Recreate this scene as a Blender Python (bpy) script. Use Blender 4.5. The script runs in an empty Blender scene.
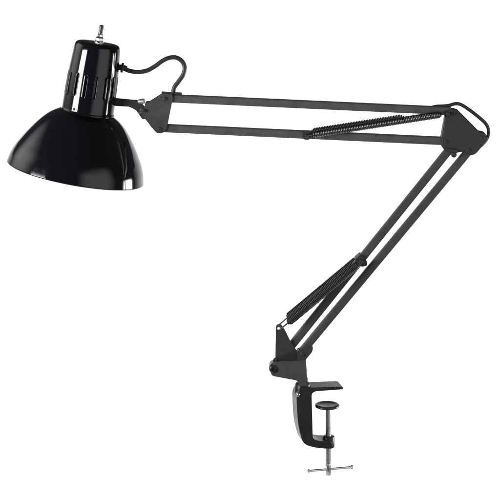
import bpy, bmesh, math
from mathutils import Vector, Matrix

# ------------------------------------------------------------------ basics
S = 0.0018                       # metres per photo pixel in the plane of the lamp
scene = bpy.context.scene
COL = scene.collection
PI = math.pi

def P(px, py, d=0.0):
    """photo pixel in the lamp's plane (y = 0) plus d pixels towards the viewer -> metres"""
    return Vector(((px - 250) * S, -d * S, (250 - py) * S))

# ------------------------------------------------------------------ materials
def mat(name, base, rough, metal=0.0, coat=0.0, coat_rough=0.03, bump=0.0, bump_scale=900,
        var=0.0, rough_var=0.0, ior=1.5, stretch=None, spec=.5):
    m = bpy.data.materials.new(name)
    m.use_nodes = True
    nt = m.node_tree; N = nt.nodes; L = nt.links
    b = N['Principled BSDF']
    b.inputs['Base Color'].default_value = (*base, 1)
    b.inputs['Roughness'].default_value = rough
    b.inputs['Metallic'].default_value = metal
    b.inputs['IOR'].default_value = ior
    b.inputs['Specular IOR Level'].default_value = spec
    b.inputs['Coat Weight'].default_value = coat
    b.inputs['Coat Roughness'].default_value = coat_rough
    tc = N.new('ShaderNodeTexCoord')
    mp = N.new('ShaderNodeMapping')
    if stretch: mp.inputs['Scale'].default_value = stretch
    L.new(tc.outputs['Object'], mp.inputs['Vector'])
    if bump:
        nz = N.new('ShaderNodeTexNoise'); nz.inputs['Scale'].default_value = bump_scale
        nz.inputs['Detail'].default_value = 2
        L.new(mp.outputs[0], nz.inputs['Vector'])
        bp = N.new('ShaderNodeBump'); bp.inputs['Strength'].default_value = bump
        bp.inputs['Distance'].default_value = 0.0004
        L.new(nz.outputs['Fac'], bp.inputs['Height']); L.new(bp.outputs[0], b.inputs['Normal'])
    if var or rough_var:
        n2 = N.new('ShaderNodeTexNoise'); n2.inputs['Scale'].default_value = 60
        n2.inputs['Detail'].default_value = 5
        L.new(mp.outputs[0], n2.inputs['Vector'])
        if var:
            r = N.new('ShaderNodeMapRange')
            r.inputs['To Min'].default_value = 1 - var; r.inputs['To Max'].default_value = 1 + var
            L.new(n2.outputs['Fac'], r.inputs['Value'])
            mx = N.new('ShaderNodeVectorMath'); mx.operation = 'SCALE'
            mx.inputs[0].default_value = base
            L.new(r.outputs[0], mx.inputs['Scale']); L.new(mx.outputs[0], b.inputs['Base Color'])
        if rough_var:
            r = N.new('ShaderNodeMapRange')
            r.inputs['From Min'].default_value = .3; r.inputs['From Max'].default_value = .7
            r.inputs['To Min'].default_value = rough - rough_var; r.inputs['To Max'].default_value = rough + rough_var
            L.new(n2.outputs['Fac'], r.inputs['Value']); L.new(r.outputs[0], b.inputs['Roughness'])
    return m

M_GLOSS = mat('gloss_black_enamel', (.0045, .0045, .0062), .07, rough_var=.03, bump=.03, bump_scale=70)
M_PAINT = mat('satin_black_paint', (.043, .043, .044), .46, var=.2, rough_var=.06, bump=.25, bump_scale=1800, spec=.25)
M_TUBE = mat('satin_charcoal_tube', (.094, .094, .094), .42, var=.35, rough_var=.08, bump=.2, bump_scale=1500, spec=.25)
M_BAR = mat('satin_black_tube', (.068, .068, .068), .42, var=.3, rough_var=.08, bump=.2, bump_scale=1500, spec=.25)
M_CLAMP = mat('black_cast_metal', (.024, .024, .024), .30, var=.3, rough_var=.06, bump=.15, bump_scale=450, spec=.2)
M_CORD = mat('black_cord_rubber', (.028, .028, .030), .45, var=.1, bump=.1)
M_SPRING = mat('blackened_spring_steel', (.15, .15, .15), .30, metal=1.0, rough_var=.05)
M_SPRING_D = mat('black_spring_steel', (.045, .045, .045), .42, metal=.6, rough_var=.05)
M_NICKEL = mat('nickel_plate', (.72, .72, .71), .16, metal=1.0, rough_var=.05, bump=.05)
M_ROD = mat('nickel_rod', (.68, .68, .67), .30, metal=1.0, rough_var=.06, bump=.05)
M_ZINC = mat('zinc_plate', (.88, .88, .87), .42, metal=1.0, rough_var=.05, bump=.05)
M_STEEL = mat('dull_grey_steel', (.30, .30, .30), .34, metal=1.0, rough_var=.06, bump=.1)
M_INNER = mat('white_enamel_inside', (.75, .75, .73), .35)
M_BACK = mat('white_backdrop_paper', (.92, .92, .92), .9, bump=.02, bump_scale=400)

# ------------------------------------------------------------------ object helpers
ROOT_LOC = P(308, 440)
root = bpy.data.objects.new('desk_lamp', None)
root.location = ROOT_LOC
root.empty_display_size = .05
root['label'] = 'black swing-arm desk lamp with dome shade, springs and a screw clamp'
root['category'] = 'desk lamp'
COL.objects.link(root)
WORLD_LOC = {'desk_lamp': ROOT_LOC.copy()}

def obj(name, bm, material, parent=root, smooth=True, bevel=0.0, seg=2, label=None, extra=None, recalc=True, auto=35):
    """links bm (metres, world space) as ONE mesh object under parent, origin in its own middle"""
    if recalc: bmesh.ops.recalc_face_normals(bm, faces=bm.faces)
    lo = Vector([min(v.co[i] for v in bm.verts) for i in range(3)])
    hi = Vector([max(v.co[i] for v in bm.verts) for i in range(3)])
    c = (lo + hi) / 2
    bmesh.ops.translate(bm, verts=bm.verts, vec=-c)
    me = bpy.data.meshes.new(name)
    for f in bm.faces: f.smooth = smooth
    bm.to_mesh(me); bm.free()
    me.materials.append(material)
    for m in (extra or []): me.materials.append(m)
    o = bpy.data.objects.new(name, me); COL.objects.link(o)
    if parent is not None:
        o.parent = parent
        o.location = c - WORLD_LOC[parent.name]
    else:
        o.location = c
    WORLD_LOC[o.name] = c
    if bevel:
        b = o.modifiers.new('bevel', 'BEVEL'); b.width = bevel * S; b.segments = seg
        b.limit_method = 'ANGLE'; b.angle_limit = math.radians(30); b.harden_normals = False
    if smooth and auto:
        me.set_sharp_from_angle(angle=math.radians(auto)) if not bevel else me.set_sharp_from_angle(angle=math.radians(80))
    if label: o['label'] = label
    return o

def join(a, b):
    me = bpy.data.meshes.new('tmp'); b.to_mesh(me); b.free(); a.from_mesh(me); bpy.data.meshes.remove(me)
    return a

def tube(pts, r, n=12, caps=True, spline=True, samples=8, bm=None):
    """swept round tube; pts in metres; r a number (metres) or list per point"""
    bm = bm or bmesh.new()
    rs = r if isinstance(r, (list, tuple)) else [r] * len(pts)
    if spline and len(pts) > 2:
        out, ro = [], []
        for i in range(len(pts) - 1):
            p0 = pts[max(i - 1, 0)]; p1 = pts[i]; p2 = pts[i + 1]; p3 = pts[min(i + 2, len(pts) - 1)]
            for k in range(samples):
                t = k / samples
                out.append(.5 * ((2 * p1) + (p2 - p0) * t + (2 * p0 - 5 * p1 + 4 * p2 - p3) * t * t + (3 * p1 - p0 - 3 * p2 + p3) * t ** 3))
                ro.append(rs[i] * (1 - t) + rs[i + 1] * t)
        out.append(pts[-1]); ro.append(rs[-1]); pts, rs = out, ro
    T = [(pts[min(i + 1, len(pts) - 1)] - pts[max(i - 1, 0)]).normalized() for i in range(len(pts))]
    ref = Vector((0, 1, 0)) if abs(T[0].y) < .9 else Vector((1, 0, 0))
    nrm = (ref - T[0] * ref.dot(T[0])).normalized()
    rings = []
    for p, t, rr in zip(pts, T, rs):
        nrm = (nrm - t * nrm.dot(t)).normalized(); bi = t.cross(nrm)
        rings.append([bm.verts.new(p + (nrm * math.cos(2 * PI * k / n) + bi * math.sin(2 * PI * k / n)) * rr) for k in range(n)])
    for a, b in zip(rings, rings[1:]):
        for k in range(n): bm.faces.new((a[k], a[(k + 1) % n], b[(k + 1) % n], b[k]))
    if caps:
        bm.faces.new(rings[0]); bm.faces.new(rings[-1])
    return bm

def lathe(origin, axis, prof, n=48, bm=None, closed_ends=True):
    """prof: list of (t, r) in metres along axis from origin"""
    bm = bm or bmesh.new()
    axis = axis.normalized()
    ref = Vector((0, -1, 0)) if abs(axis.y) < .9 else Vector((1, 0, 0))
    a = (ref - axis * ref.dot(axis)).normalized(); b = axis.cross(a)
    rings = []
    for t, r in prof:
        rings.append([bm.verts.new(origin + axis * t + (a * math.cos(2 * PI * k / n) + b * math.sin(2 * PI * k / n)) * max(r, 1e-6)) for k in range(n)])
    for A, B in zip(rings, rings[1:]):
        for k in range(n): bm.faces.new((A[k], A[(k + 1) % n], B[(k + 1) % n], B[k]))
    if closed_ends:
        bm.faces.new(rings[0]); bm.faces.new(rings[-1])
    return bm

def prism(poly, d0, d1, bm=None, xf=None):
    """closed polygon in photo pixels, extruded between depths d0 and d1 (pixels)"""
    bm = bm or bmesh.new()
    A = [bm.verts.new(P(x, y, d0)) for x, y in poly]
    B = [bm.verts.new(P(x, y, d1)) for x, y in poly]
    bm.faces.new(A); bm.faces.new(list(reversed(B)))
    for i in range(len(poly)):
        j = (i + 1) % len(poly)
        bm.faces.new((A[i], B[i], B[j], A[j]))
    if xf: bmesh.ops.transform(bm, matrix=xf, verts=bm.verts)
    return bm

def round_poly(pts, radii, n=5):
    """round the corners of a polygon; radii a number or one per corner"""
    out = []
    m = len(pts)
    for i in range(m):
        r = radii[i] if isinstance(radii, (list, tuple)) else radii
        p = Vector(pts[i]); a = Vector(pts[i - 1]); b = Vector(pts[(i + 1) % m])
        if r <= 0: out.append(tuple(p)); continue
        da = (a - p); db = (b - p)
        la = min(r, da.length * .45); lb = min(r, db.length * .45)
        pa = p + da.normalized() * la; pb = p + db.normalized() * lb
        for k in range(n + 1):
            t = k / n
            out.append(tuple(pa * (1 - t) ** 2 + p * 2 * t * (1 - t) + pb * t * t))
    return out

def bar_poly(a, b, w):
    a = Vector(a); b = Vector(b); d = (b - a).normalized(); n = Vector((-d.y, d.x)) * (w / 2)
    return [tuple(a + n), tuple(b + n), tuple(b - n), tuple(a - n)]

def hollow_bar(a, b, w, dep):
    """square tube with open ends, a to b in pixels"""
    bm = bmesh.new()
    a3 = P(*a); b3 = P(*b); d = (b3 - a3).normalized(); n = Vector((0, 1, 0)).cross(d).normalized(); y = Vector((0, 1, 0))
    def ring(p, hw, hd, r):
        out = []
        for sx, sy in ((1, 1), (-1, 1), (-1, -1), (1, -1)):
            c = p + n * (sx * (hw - r)) + y * (sy * (hd - r))
            a0 = math.atan2(sy, sx) - PI / 4
            for k in range(5):
                an = a0 + k * PI / 8
                out.append(bm.verts.new(c + n * (math.cos(an) * r) + y * (math.sin(an) * r)))
        return out
    hw, hd = w / 2 * S, dep / 2 * S
    th = .9 * S
    R = [ring(a3, hw, hd, 1.5 * S), ring(b3, hw, hd, 1.5 * S), ring(b3, hw - th, hd - th, .7 * S), ring(a3, hw - th, hd - th, .7 * S)]
    R.append(R[0])
    for A, B in zip(R, R[1:]):
        m = len(A)
        for k in range(m): bm.faces.new((A[k], A[(k + 1) % m], B[(k + 1) % m], B[k]))
    return bm

def bolt(px, py, d, r=2.4, h=1.4, parent=root, material=None, name='bolt', back=None):
    """domed screw head with a slot, facing the viewer (and its nut behind when back is given)"""
    bm = lathe(P(px, py, d), Vector((0, -1, 0)), [(0, r * S), (h * .45 * S, r * S), (h * .8 * S, r * .8 * S), (h * S, r * .45 * S), (h * 1.02 * S, r * .3 * S), (h * .7 * S, r * .26 * S)], 24)
    if back is not None:
        obj('nut', lathe(P(px, py, back), Vector((0, 1, 0)), [(0, r * 1.1 * S), (1.6 * S, r * 1.1 * S)], 6), material or M_PAINT, parent)
    return obj(name, bm, material or M_PAINT, parent)

# ------------------------------------------------------------------ shade
U = Vector((.19, 0, .982)).normalized()         # axis of the lamp head, rim to cap
C0 = P(75.5, 171.7)
dome = [(0, 69.6), (5, 68.5), (11, 66.9), (18, 63.9), (24, 60.5), (31, 56.2), (38, 51.4), (44, 46.9), (49, 42.6), (53, 38.6), (56.5, 34.2), (59.3, 29.5), (61, 26), (61.6, 22)]
def dense(prof, k=6):
    pts = [Vector((a, b, 0)) for a, b in prof]; out = []
    for i in range(len(pts) - 1):
        p0 = pts[max(i - 1, 0)]; p1 = pts[i]; p2 = pts[i + 1]; p3 = pts[min(i + 2, len(pts) - 1)]
        for j in range(k):
            t = j / k
            q = .5 * ((2 * p1) + (p2 - p0) * t + (2 * p0 - 5 * p1 + 4 * p2 - p3) * t * t + (3 * p1 - p0 - 3 * p2 + p3) * t ** 3)
            out.append((q.x, q.y))
    out.append(prof[-1]); return out
outer = dense(dome)
# rolled rim, then the inside surface going back up
rim = [(-.5, 69.2), (-1.0, 68.7), (-1.1, 68.1), (-.7, 67.7), (0, 67.6)]
inner = [(max(t - .4, 0.3), r - 1.7) for t, r in outer if r > 25]
prof = list(reversed(outer)) + rim + inner
shade_bm = lathe(C0, U, [(t * S, r * S) for t, r in prof], 160, closed_ends=False)
shade = obj('lamp_shade', shade_bm, M_GLOSS, auto=0, extra=[M_INNER])
n_in = len(outer) + len(rim) - 1
for p in shade.data.polygons:
    if p.index >= (n_in) * 160: p.material_index = 1

# vented neck
UN = Vector((.149, 0, .989)).normalized(); RN = Vector((.989, 0, -.149)).normalized()
CN = P(78.6, 172.1)                              # the housing sits slightly off the shade's axis
def neck():
    bm = bmesh.new()
    pr = dense([(59.6, 27.0), (60.4, 27.3), (61.4, 27.0), (63, 26.4), (68, 26.3), (80, 26.1), (95, 25.6), (105, 24.9), (118, 23.9), (122, 23.6)], 14)
    pr += dense([(122, 23.6), (126, 23.2), (128.4, 22.5), (130.0, 21.2), (131.0, 19.2), (131.6, 16), (132.1, 8), (132.4, 2)], 5)[1:]
    n = 720
    a = Vector((0, -1, 0))
    # theta: 0 towards viewer, positive to the right of the picture
    right = RN
    slots = [math.radians(-9.5 + 22.5 * k) for k in range(16)]
    def sm(x): x = min(max(x, 0), 1); return x * x * (3 - 2 * x)
    rings = []
    for t, r in pr:
        row = []
        for k in range(n):
            th = 2 * PI * k / n
            rr = r
            if 76 < t < 102:
                for s in slots:
                    dth = (th - s + PI) % (2 * PI) - PI
                    w = abs(dth) * 26
                    if w < 4:
                        # stadium distance
                        tt = max(0, abs(t - 89) - 9.3)
                        q = math.hypot(w, tt)
                        rr += .14 * sm((2.5 - q) / .8) - 3.2 * sm((1.45 - q) / .6)
                        break
            row.append(bm.verts.new(CN + UN * (t * S) + (a * math.cos(th) + right * math.sin(th)) * (rr * S)))
        rings.append(row)
    for A, B in zip(rings, rings[1:]):
        for k in range(n): bm.faces.new((A[k], A[(k + 1) % n], B[(k + 1) % n], B[k]))
    bm.faces.new(rings[-1])
    return bm
housing = obj('socket_housing', neck(), M_GLOSS, auto=50)

def head_pt(t, th_deg, r):
    th = math.radians(th_deg); right = RN; a = Vector((0, -1, 0))
    return CN + UN * (t * S) + (a * math.cos(th) + right * math.sin(th)) * (r * S), (a * math.cos(th) + right * math.sin(th))
# rivet low on the housing
p, nn = head_pt(65.0, -27, 25.9)
obj('rivet', lathe(p, nn, [(0, 1.5 * S), (.5 * S, 1.4 * S), (.9 * S, .9 * S), (1.0 * S, .2 * S)], 20), M_PAINT, housing)

# switch on the cap: nickel collar, hexagon nut, threaded stem
top = CN + UN * (131.2 * S) + RN * (1.2 * S) - Vector((0, 4 * S, 0))
U0 = U; U = UN
bmx = lathe(top, U, [(0, 5.2 * S), (1.2 * S, 5.2 * S), (1.5 * S, 4.8 * S)], 36)
obj('washer', bmx, M_NICKEL, housing)
bmx = lathe(top + U * (1.45 * S), U, [(0, 4.7 * S), (3.6 * S, 4.7 * S), (4.2 * S, 4.0 * S), (5.0 * S, 3.3 * S), (7.2 * S, 3.2 * S), (7.8 * S, 2.5 * S)], 6)
obj('hex_nut', bmx, M_NICKEL, housing, bevel=.25)
ax = Vector((.16, 0, .987)).normalized()
pf = [(0, 1.9)]
t = .3
while t < 9.5:
    pf += [(t, 2.15), (t + .35, 2.5), (t + .7, 2.15)]; t += .95
pf += [(t, 2.0), (t + .7, 1.5)]
obj('toggle_switch', lathe(top + U * (7.6 * S), ax, [(a * S, b * S) for a, b in pf], 28), M_STEEL, housing, auto=60)

# strain relief + cord
g0 = P(118.6, 67.2); gd = RN
obj('cord_grommet', lathe(g0, gd, [(0, 3.0 * S), (2.4 * S, 3.0 * S), (2.5 * S, 5.0 * S), (4.6 * S, 5.0 * S), (5.0 * S, 4.4 * S), (5.0 * S, 3.1 * S), (7.0 * S, 2.7 * S), (8.6 * S, 2.2 * S)], 28), M_CORD, housing, auto=40)
cord_pts = [(124, 68.6), (130, 71.0), (138, 72.0), (147, 70.6), (155, 66.3), (162, 61.2), (169, 57.9), (176, 57.6), (182, 61.3), (184.7, 67.6), (183, 75), (178.6, 81.5), (174.6, 87), (173, 93), (172.6, 99)]
obj('power_cord', tube([P(x, y, 0) for x, y in cord_pts], 2.3 * S, 16), M_CORD)

# ------------------------------------------------------------------ swivel joint between housing and bracket
bm = prism(round_poly([(112.5, 97.8), (137.5, 100.2), (142.5, 104), (148, 111), (146, 118.2), (141.5, 117.6), (136.0, 110), (129.5, 106.6), (112.5, 105.6)], 1.2, 3), -2.2, 2.2)
swivel = obj('swivel_arm', bm, M_PAINT, bevel=.6)
# nickel wing nut bridging the joint
bm = lathe(P(138.2, 101.0, 4.4), Vector((.95, -.1, .1)), [(0, 1.4 * S), (.5 * S, 2.1 * S), (5.6 * S, 2.7 * S), (7.0 * S, 2.4 * S), (7.3 * S, 1.2 * S)], 24)
obj('wing_nut', bm, M_ZINC, swivel)
bm = lathe(P(143.6, 109.6, 1.0), Vector((0, -1, 0)), [(0, 4.0 * S), (4.2 * S, 4.0 * S), (4.8 * S, 3.4 * S), (5.0 * S, 1.9 * S), (7.4 * S, 1.7 * S), (7.6 * S, 1.2 * S)], 26)
obj('pivot_knob', bm, M_PAINT, swivel, auto=40)
bm = lathe(P(138.4, 111.4, 4.5), Vector((.9, -.1, -.1)), [(0, .9 * S), (.4 * S, 1.3 * S), (4.8 * S, 1.3 * S), (5.2 * S, .8 * S)], 16)
obj('pin', bm, M_STEEL, swivel)
bm = lathe(P(144.0, 116.0, 2.0), Vector((0, -1, 0)), [(0, 2.8 * S), (2.6 * S, 2.8 * S), (3.4 * S, 1.9 * S)], 22)
obj('bolt', bm, M_PAINT, swivel)

# ------------------------------------------------------------------ brackets
def u_bracket(poly, d_front, th=1.1, webs=()):
    bm = prism(poly, d_front - th, d_front)
    prism(poly, -d_front, -d_front + th, bm)
    for w in webs:                                   # folded web joining both cheeks
        prism(w, -d_front + th - .05, d_front - th + .05, bm)
    return bm

head_poly = round_poly([(145.5, 101.6), (149, 101.9), (160.5, 94.6), (162.5, 93.0), (172.2, 93.2), (173.2, 97), (166.8, 128.5), (163.6, 132.2), (157.8, 132.8), (154.6, 129.8), (143.6, 116)],
                       [1.5, 1.5, 1.5, 1.5, 1.5, 1.5, 2.5, 2.5, 2.5, 2.5, 3])
webp = [(145.2, 103), (148.8, 103.3), (148.2, 112), (154, 126.5), (151.8, 127), (144.4, 116)]
head_br = obj('head_bracket', u_bracket(head_poly, 6, webs=[webp]), M_BAR, bevel=.3)
bolt(160.2, 128.4, 6.0, 2.2, 1.3, head_br, back=-6)
bolt(165.3, 98.0, 6.0, 2.2, 1.3, head_br, back=-6)
obj('cord_sleeve', prism(round_poly([(161.5, 91.6), (182, 92.8), (182, 94.6), (161.5, 94.2)], .5, 2), -3.4, 3.4), M_PAINT, head_br, bevel=.4)

elbow_poly = round_poly([(446, 110.5), (449.5, 108.2), (456.4, 109.2), (477.2, 130.8), (485.5, 132.4), (487, 138.5), (480, 147.0), (474.8, 153.2), (468.5, 155.0), (462.0, 150.4), (455.5, 152.2), (449, 152.2), (442.2, 148.6), (440.8, 142.0)],
                        [2, 2, 2, 3, 3, 3, 3, 3, 3, 3, 3, 4, 4, 3])
web2 = [(444.6, 116), (446.3, 116), (441.8, 140), (440.2, 140)]
web3 = [(457.3, 109.3), (478, 130.2), (477, 131.2), (456.3, 110.3)]
elbow = obj('elbow_bracket', u_bracket(elbow_poly, 6.8, webs=[web2, web3]), M_PAINT, bevel=.35)
for (x, y) in ((445.3, 140.4), (451, 113.6), (481.8, 137.0), (468.0, 149.2)):
    bolt(x, y, 6.8, 2.1, 1.0, elbow, back=-6.8)
obj('bent_tab', prism(round_poly([(444.5, 146.9), (456.2, 148.4), (456, 150.9), (445.5, 149.6)], .8, 3), 6.9, 9.0), M_PAINT, elbow, bevel=.5)
bm = lathe(P(453.2, 153.7, 3.5), Vector((0, -1, 0)), [(0, 2.9 * S), (3.0 * S, 2.9 * S), (3.8 * S, 1.9 * S)], 24)
obj('bolt', bm, M_PAINT, elbow)

# cord running over the elbow
cp = [(428, 108.6), (436, 106.6), (443, 106.2), (449, 105.6), (455.5, 103.9), (461.4, 104.9), (470, 110.4), (479, 117.4), (486, 124.0), (488.8, 130.5), (488.2, 137.0), (484, 143.2), (478.5, 148)]
obj('power_cord', tube([P(x, y, -1.0) for x, y in cp], [1.7 * S] + [1.8 * S] * 12, 16), M_CORD)

# ------------------------------------------------------------------ the arms: two square tubes each
upper_top = obj('arm_bar', hollow_bar((163, 97.9), (450.5, 110.9), 8.0, 8.4), M_TUBE, auto=40)
upper_low = obj('arm_bar', hollow_bar((159.5, 127.8), (446.5, 141.0), 8.0, 8.4), M_TUBE, auto=40)
lower_l = obj('arm_bar', hollow_bar((449.6, 149.1), (291.4, 345.6), 7.9, 7.2), M_BAR, auto=40)
lower_r = obj('arm_bar', hollow_bar((467.3, 152.7), (299.5, 354.3), 7.9, 7.2), M_BAR, auto=40)

# spring clips riveted round the bars
clip = obj('spring_clip', prism(round_poly([(302.0, 130.8), (309, 130.6), (311.6, 132.2), (311.0, 137.8), (308.2, 139.0), (304.6, 138.9), (302.4, 137.2)], 1.2, 3), -6.2, 6.2), M_PAINT, upper_low, bevel=.7)
clip2 = obj('spring_clip', prism(round_poly([(354.2, 258.0), (359.8, 253.4), (361.6, 254.0), (367.2, 261.5), (366.4, 264.6), (361.4, 265.6), (357.6, 263.2)], 1.2, 3), -6.2, 6.2), M_PAINT, lower_l, bevel=.7)
# pins through the clips carrying the springs
def cross_pin(px, py, r, half, parent, name='pin'):
    bm = lathe(P(px, py, -half), Vector((0, -1, 0)), [(0, r * .8 * S), (.5 * S, r * S), ((2 * half - .5) * S, r * S), (2 * half * S, r * .8 * S)], 18)
    return obj(name, bm, M_PAINT, parent)
cross_pin(306.0, 134.3, 1.7, 12.5, clip, 'pin')
cross_pin(360.6, 259.2, 1.9, 12.5, clip2, 'pin')
cross_pin(446.5, 112.2, 1.7, 12.5, elbow, 'pin')

# ------------------------------------------------------------------ springs
def spring(a, b, d, R, pitch, wire, material, t0, t1, hook_mat):
    """close-wound coil between fractions t0..t1 of the line a-b, with a hook wire to each end"""
    A = P(*a, d); B = P(*b, d); L = (B - A).length
    ax = (B - A).normalized(); y = Vector((0, 1, 0)); n = ax.cross(y).normalized()
    s0 = A + ax * (L * t0); s1 = A + ax * (L * t1); LL = (s1 - s0).length
    turns = int(LL / (pitch * S)); per = 14
    pts = []
    for i in range(turns * per + 1):
        th = 2 * PI * i / per
        f = i / (turns * per)
        taper = min(1, .45 + min(f, 1 - f) * turns * .35)
        pts.append(s0 + ax * (LL * f) + (n * math.cos(th) + y * math.sin(th)) * (R * S * taper))
    bm = tube(pts, wire * S, 7, spline=False)
    body = obj('coil_spring', bm, material, auto=0)
    for (e, s) in ((A, s0), (B, s1)):
        v = (e - s); l = v.length
        if l < 1e-4: continue
        v.normalize()
        hb = tube([s - v * 1.5 * S, s + v * l * .5, e], wire * S * 1.15, 10, samples=3)
        obj('hook', hb, hook_mat, body)
    return body
for d in (9.6, -9.6):
    spring((306, 134.0), (446.5, 112.2), d, 2.95, 1.62, .74, M_SPRING, .045, .955 if d > 0 else .70, M_SPRING)
for d in (9.8, -9.8):
    spring((360.6, 259.4), (279.6, 327.0), d, 3.5, 1.56, .78, M_SPRING_D, .03, .90, M_NICKEL)

# ------------------------------------------------------------------ base bracket
tri = round_poly([(275.6, 326.5), (276.6, 322.8), (281.0, 322.6), (285.2, 329), (291.0, 341), (295.6, 347.6), (275.5, 355.4)], [2.5, 2.5, 2.5, 2, 2, 0, 0])
def plate_hole(poly, hc, hr, d0, d1, bm=None):
    """plate with one round hole (built as two fans of quads)"""
    bm = bm or bmesh.new(); n = len(poly)
    hole = []
    for x, y in poly:
        an = math.atan2(y - hc[1], x - hc[0]); hole.append((hc[0] + hr * math.cos(an), hc[1] + hr * math.sin(an)))
    rings = []
    for d in (d0, d1):
        rings.append(([bm.verts.new(P(x, y, d)) for x, y in poly], [bm.verts.new(P(x, y, d)) for x, y in hole]))
    (o0, h0), (o1, h1) = rings
    for i in range(n):
        j = (i + 1) % n
        bm.faces.new((o0[i], o0[j], h0[j], h0[i])); bm.faces.new((o1[i], o1[j], h1[j], h1[i]))
        bm.faces.new((o0[i], o0[j], o1[j], o1[i])); bm.faces.new((h0[i], h0[j], h1[j], h1[i]))
    return bm
# densify polygon so the hole is round
def densify(poly, step=1.2):
    out = []
    for i in range(len(poly)):
        a = Vector(poly[i]); b = Vector(poly[(i + 1) % len(poly)]); k = max(1, int((b - a).length / step))
        out += [tuple(a.lerp(b, j / k)) for j in range(k)]
    return out
bm = plate_hole(densify(tri), (278.5, 326.9), 1.3, 4.9, 6.2)
prism([(275.6, 343), (288.0, 343), (289, 345.5), (298.5, 355), (300, 360), (275.4, 361.5)], -6.2, -4.9, bm)
prism([(275.7, 341), (276.9, 341), (276.9, 360), (275.7, 360)], -4.95, 4.95, bm)
# the plate folds inwards at its foot and runs down into the bracket
vs = [bm.verts.new(P(x, y, d)) for x, y, d in ((275.5, 355.4, 6.2), (295.6, 347.6, 6.2), (300.5, 353.5, 2.6), (300.5, 362, 2.6), (275.5, 362, 2.2),
                                               (275.5, 355.4, 4.9), (295.6, 347.6, 4.9), (300.5, 353.5, 1.3), (300.5, 362, 1.3), (275.5, 362, .9))]
bm.faces.new((vs[0], vs[1], vs[2])); bm.faces.new((vs[0], vs[2], vs[3], vs[4])); bm.faces.new((vs[5], vs[6], vs[7])); bm.faces.new((vs[5], vs[7], vs[8], vs[9]))
for i in range(5):
    j = (i + 1) % 5; bm.faces.new((vs[i], vs[j], vs[j + 5], vs[i + 5]))
bmesh.ops.remove_doubles(bm, verts=bm.verts, dist=.00001)
anchor = obj('anchor_plate', bm, M_PAINT, auto=30)

body = round_poly([(273.6, 360.2), (276, 359.4), (304.6, 358.0), (306.0, 359.6), (307.2, 384), (298.6, 383.6), (298.2, 379.6), (296.0, 378.2), (272.6, 373.8), (270.6, 371.5)], [1.5, 1.5, 1.5, 1, 0, 0, 1.5, 1.5, 2, 1.5])
webb = [(276, 372.4), (296, 376.4), (296, 377.6), (276, 373.6)]
webr = [(304.6, 362), (305.7, 362), (306.4, 383), (305.3, 383)]
bmb = u_bracket(body, 8.2, 1.2, webs=[webb, webr])
base_br = obj('base_bracket', bmb, M_BAR, bevel=.35)
# tension knob poking out at the left
bm = lathe(P(273.4, 366.8, -9.5), Vector((0, -1, 0)), [(0, 3.6 * S), (.8 * S, 4.4 * S), (17.2 * S, 4.4 * S), (18.6 * S, 3.6 * S), (19.0 * S, 2.0 * S), (18.0 * S, 1.6 * S)], 30)
obj('tension_knob', bm, M_CLAMP, base_br, auto=50)
ear = round_poly([(297.2, 349.6), (304.5, 346.8), (312.6, 344.6), (312.9, 348.2), (311.2, 351.8), (306.2, 357.4), (305, 361), (297, 361)], [1.5, 2, 1.5, 2, 3, 2, 0, 0])
eb = prism(ear, 4.4, 5.5); prism(ear, -5.5, -4.4, eb)
obj('hinge_plate', eb, M_PAINT, base_br, bevel=.3)
bolt(302.2, 352.6, 5.5, 2.1, 1.0, base_br, back=-5.5)
# swivel post from the bracket into the clamp
bm = lathe(P(302.8, 392), Vector((0, 0, 1)), [(0, 4.6 * S), (9.5 * S, 4.6 * S), (9.6 * S, 5.0 * S), (14 * S, 5.0 * S), (14.4 * S, 4.6 * S)], 28)
obj('swivel_post', bm, M_CLAMP, auto=40)

# ------------------------------------------------------------------ clamp, turned about its post
YAW = math.radians(12)
PX = 302.8
XF = Matrix.Translation(P(PX, 0)) @ Matrix.Rotation(YAW, 4, 'Z') @ Matrix.Translation(-P(PX, 0))
k = 1 / math.cos(YAW)
def cx(x): return PX + (x - PX) * k
def CP(pts): return [(cx(x), y) for x, y in pts]
W = 10
frame = round_poly(CP([(298.6, 385.0), (311, 385.2), (340.8, 386.2), (341.2, 389.0), (313, 389.2), (309.4, 391.2), (310.6, 436.8), (319.5, 439.4), (328, 440.0), (330.2, 442.4), (329.8, 446.2), (325, 447.2), (315, 445.8), (304.6, 442.6), (300.0, 438.6), (295.6, 421), (294.0, 393)]),
                   [4, 0, .8, .8, 2, 2.5, 4, 3, 2, 2, 2, 3, 5, 4, 6, 8, 5], 5)
def clamp_frame():
    # the C-shaped casting: slimmer web with raised flanges along both edges
    bm = prism(frame, -W, W)
    bmesh.ops.transform(bm, matrix=XF, verts=bm.verts)
    return bm
cl = obj('clamp_frame', clamp_frame(), M_CLAMP, bevel=1.9, seg=5)
# raised boss holding the post, and its set screw
bm = lathe(P(302.8, 398), Vector((0, 0, 1)), [(0, 8.4 * S), (8 * S, 8.4 * S), (14.6 * S, 7.6 * S), (15.6 * S, 6.6 * S), (15.8 * S, 5.1 * S)], 36)
obj('post_boss', bm, M_CLAMP, cl, auto=50)
sd = Vector((-.35, -.93, .1)).normalized()
bm = lathe(P(298.4, 391.4, 9.6), sd, [(0, 2.0 * S), (1.9 * S, 2.0 * S), (2.4 * S, 1.8 * S), (2.8 * S, 1.2 * S), (3.0 * S, .3 * S)], 24)
obj('set_screw', bm, M_NICKEL, cl, auto=40)
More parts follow.
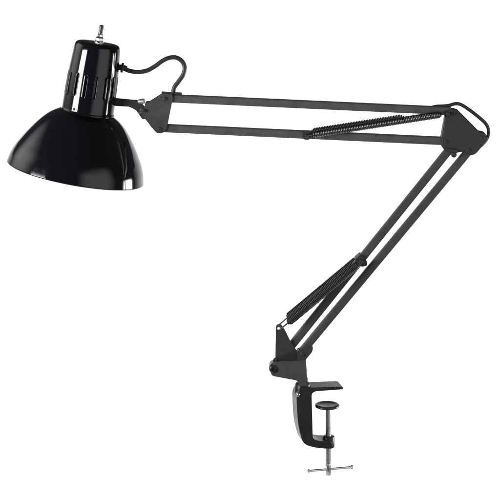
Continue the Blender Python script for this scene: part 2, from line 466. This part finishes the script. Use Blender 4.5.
# threaded boss at the end of the lower jaw
SC = XF @ P(cx(328.6), 440)
SCX = SC.x / S + 250; SCD = -SC.y / S
bm = lathe(P(SCX + .3, 449.0, SCD), Vector((0, 0, 1)), [(0, 5.2 * S), (.6 * S, 6.0 * S), (10.8 * S, 6.0 * S), (11.6 * S, 5.2 * S), (11.6 * S, 2.9 * S)], 32)
obj('screw_boss', bm, M_CLAMP, cl, auto=50)

# ------------------------------------------------------------------ clamp screw
pf = [(0, 2.3), (.6, 3.0), (11.5, 3.0), (12, 2.8)]
t = 12.3
while t < 66.5:
    pf += [(t, 2.78), (t + .42, 2.92), (t + .84, 2.78)]; t += 1.05
pf += [(67.5, 2.3)]
bm = lathe(P(SCX, 477.0, SCD), Vector((0, 0, 1)), [(a * S, b * S) for a, b in pf], 28)
screw = obj('clamp_screw', bm, M_ROD, auto=60)
bm = lathe(P(SCX - 1.2, 409.6, SCD), Vector((0, 0, 1)), [(0, 3.4 * S), (.9 * S, 4.4 * S), (1.0 * S, 11.2 * S), (1.7 * S, 12.2 * S), (3.0 * S, 12.3 * S), (3.7 * S, 11.6 * S), (3.9 * S, 9.5 * S), (3.5 * S, 8.2 * S), (3.5 * S, 2.0 * S)], 64)
obj('pressure_disc', bm, M_CLAMP, screw, auto=50)
hd = Vector((44.0, 11.0, 0)).normalized()
hc = P(SCX, 471.2, SCD)
hl = hc - hd * (21.0 * S); hr_ = hc + hd * (25.0 * S)
bm = tube([hl, hr_], 1.2 * S, 16, spline=False)
lathe(hl - hd * (.8 * S), hd, [(0, 1.2 * S), (.3 * S, 1.8 * S), (1.9 * S, 1.8 * S), (2.3 * S, 1.2 * S)], 20, bm)
lathe(hr_ - hd * (2.0 * S), hd, [(0, 1.2 * S), (.4 * S, 2.1 * S), (2.4 * S, 2.1 * S), (2.8 * S, 1.0 * S)], 20, bm)
obj('tee_handle', bm, M_ROD, screw, auto=50)

# ------------------------------------------------------------------ seamless white backdrop
bm = bmesh.new()
YB, ZF, RR = 2.6, -1.75, .9
sec = [(-1.4, ZF), (YB - RR, ZF)] + [(YB - RR + RR * math.sin(a), ZF + RR - RR * math.cos(a)) for a in [PI / 2 * k / 16 for k in range(1, 17)]] + [(YB, .62)]
prev = None
for y, z in sec:
    row = [bm.verts.new((x, y, z)) for x in (-3.6, 3.6)]
    if prev: bm.faces.new((prev[0], prev[1], row[1], row[0]))
    prev = row
bd = obj('backdrop', bm, M_BACK, parent=None, auto=0)
bd['kind'] = 'structure'
bd['label'] = 'seamless white paper backdrop curving down behind the lamp'

# ------------------------------------------------------------------ studio lamps
def area(name, loc, target, sx, sy, radiance, color=(1, 1, 1), soft=0):
    l = bpy.data.lights.new(name, 'AREA'); l.shape = 'RECTANGLE'; l.size = sx; l.size_y = sy
    l.energy = radiance * PI * sx * sy; l.color = color
    if soft:                                     # diffuser cloth falls off towards the rim of the box
        l.use_nodes = True; nt = l.node_tree; N = nt.nodes; K = nt.links
        em = N['Emission']; g = N.new('ShaderNodeNewGeometry'); sp = N.new('ShaderNodeSeparateXYZ')
        K.new(g.outputs['Parametric'], sp.inputs[0]); prev = None
        for ax_ in (0, 1):
            a1 = N.new('ShaderNodeMath'); a1.operation = 'SUBTRACT'; a1.inputs[1].default_value = .5; K.new(sp.outputs[ax_], a1.inputs[0])
            a2 = N.new('ShaderNodeMath'); a2.operation = 'ABSOLUTE'; K.new(a1.outputs[0], a2.inputs[0])
            mr = N.new('ShaderNodeMapRange'); mr.interpolation_type = 'SMOOTHSTEP'
            mr.inputs['From Min'].default_value = .5; mr.inputs['From Max'].default_value = .5 - soft
            K.new(a2.outputs[0], mr.inputs['Value'])
            if prev is None: prev = mr
            else:
                mu = N.new('ShaderNodeMath'); mu.operation = 'MULTIPLY'
                K.new(prev.outputs[0], mu.inputs[0]); K.new(mr.outputs[0], mu.inputs[1]); K.new(mu.outputs[0], em.inputs['Strength'])
    o = bpy.data.objects.new(name, l); COL.objects.link(o)
    o.location = loc
    d = Vector(target) - Vector(loc)
    o.rotation_euler = d.to_track_quat('-Z', 'Y').to_euler()
    return o
HEAD = Vector((-.28, 0, .2))
def around(az, el, dist):          # az from the viewer's side, positive to the right
    a = math.radians(az); e = math.radians(el)
    return HEAD + Vector((math.sin(a) * math.cos(e), -math.cos(a) * math.cos(e), math.sin(e))) * dist
area('strip_light_left', around(-55, 0, 1.6) + Vector((0, 0, .07)), HEAD, .74, .74, 23)
area('strip_light_right', around(102, -12.3, 1.7), HEAD, .78, .70, 36, soft=.3)
area('softbox_right', around(44, 0, 2.0), HEAD + Vector((0, 0, -.05)), 2.7, 2.6, 1.05, soft=.3)
area('softbox_left', (-2.0, .35, .95), (-.28, 0, .35), 2.4, 1.9, 1.9, soft=.42)
area('background_light_left', (-1.5, .8, -.4), (-1.0, 2.6, -.6), 1.2, 2.0, 5.2)
area('background_light_right', (1.5, .8, -.4), (1.0, 2.6, -.6), 1.2, 2.0, 5.2)

# ------------------------------------------------------------------ world, camera, render
w = bpy.data.worlds.new('World'); scene.world = w; w.use_nodes = True
w.node_tree.nodes['Background'].inputs['Color'].default_value = (.9, .95, 1, 1)
w.node_tree.nodes['Background'].inputs['Strength'].default_value = .06

D, H = 3.0, .65
cam = bpy.data.cameras.new('camera'); co = bpy.data.objects.new('camera', cam); COL.objects.link(co)
co.location = (0, -D, H); co.rotation_euler = (PI / 2, 0, 0)
cam.sensor_width = 36; cam.lens = 36 * D / (500 * S)
cam.shift_y = -H / (500 * S)
cam.clip_start = .05; cam.clip_end = 100
scene.camera = co
scene.render.engine = 'CYCLES'
scene.view_settings.view_transform = 'Standard'
scene.view_settings.look = 'None'
scene.view_settings.exposure = 0
scene.view_settings.gamma = 1
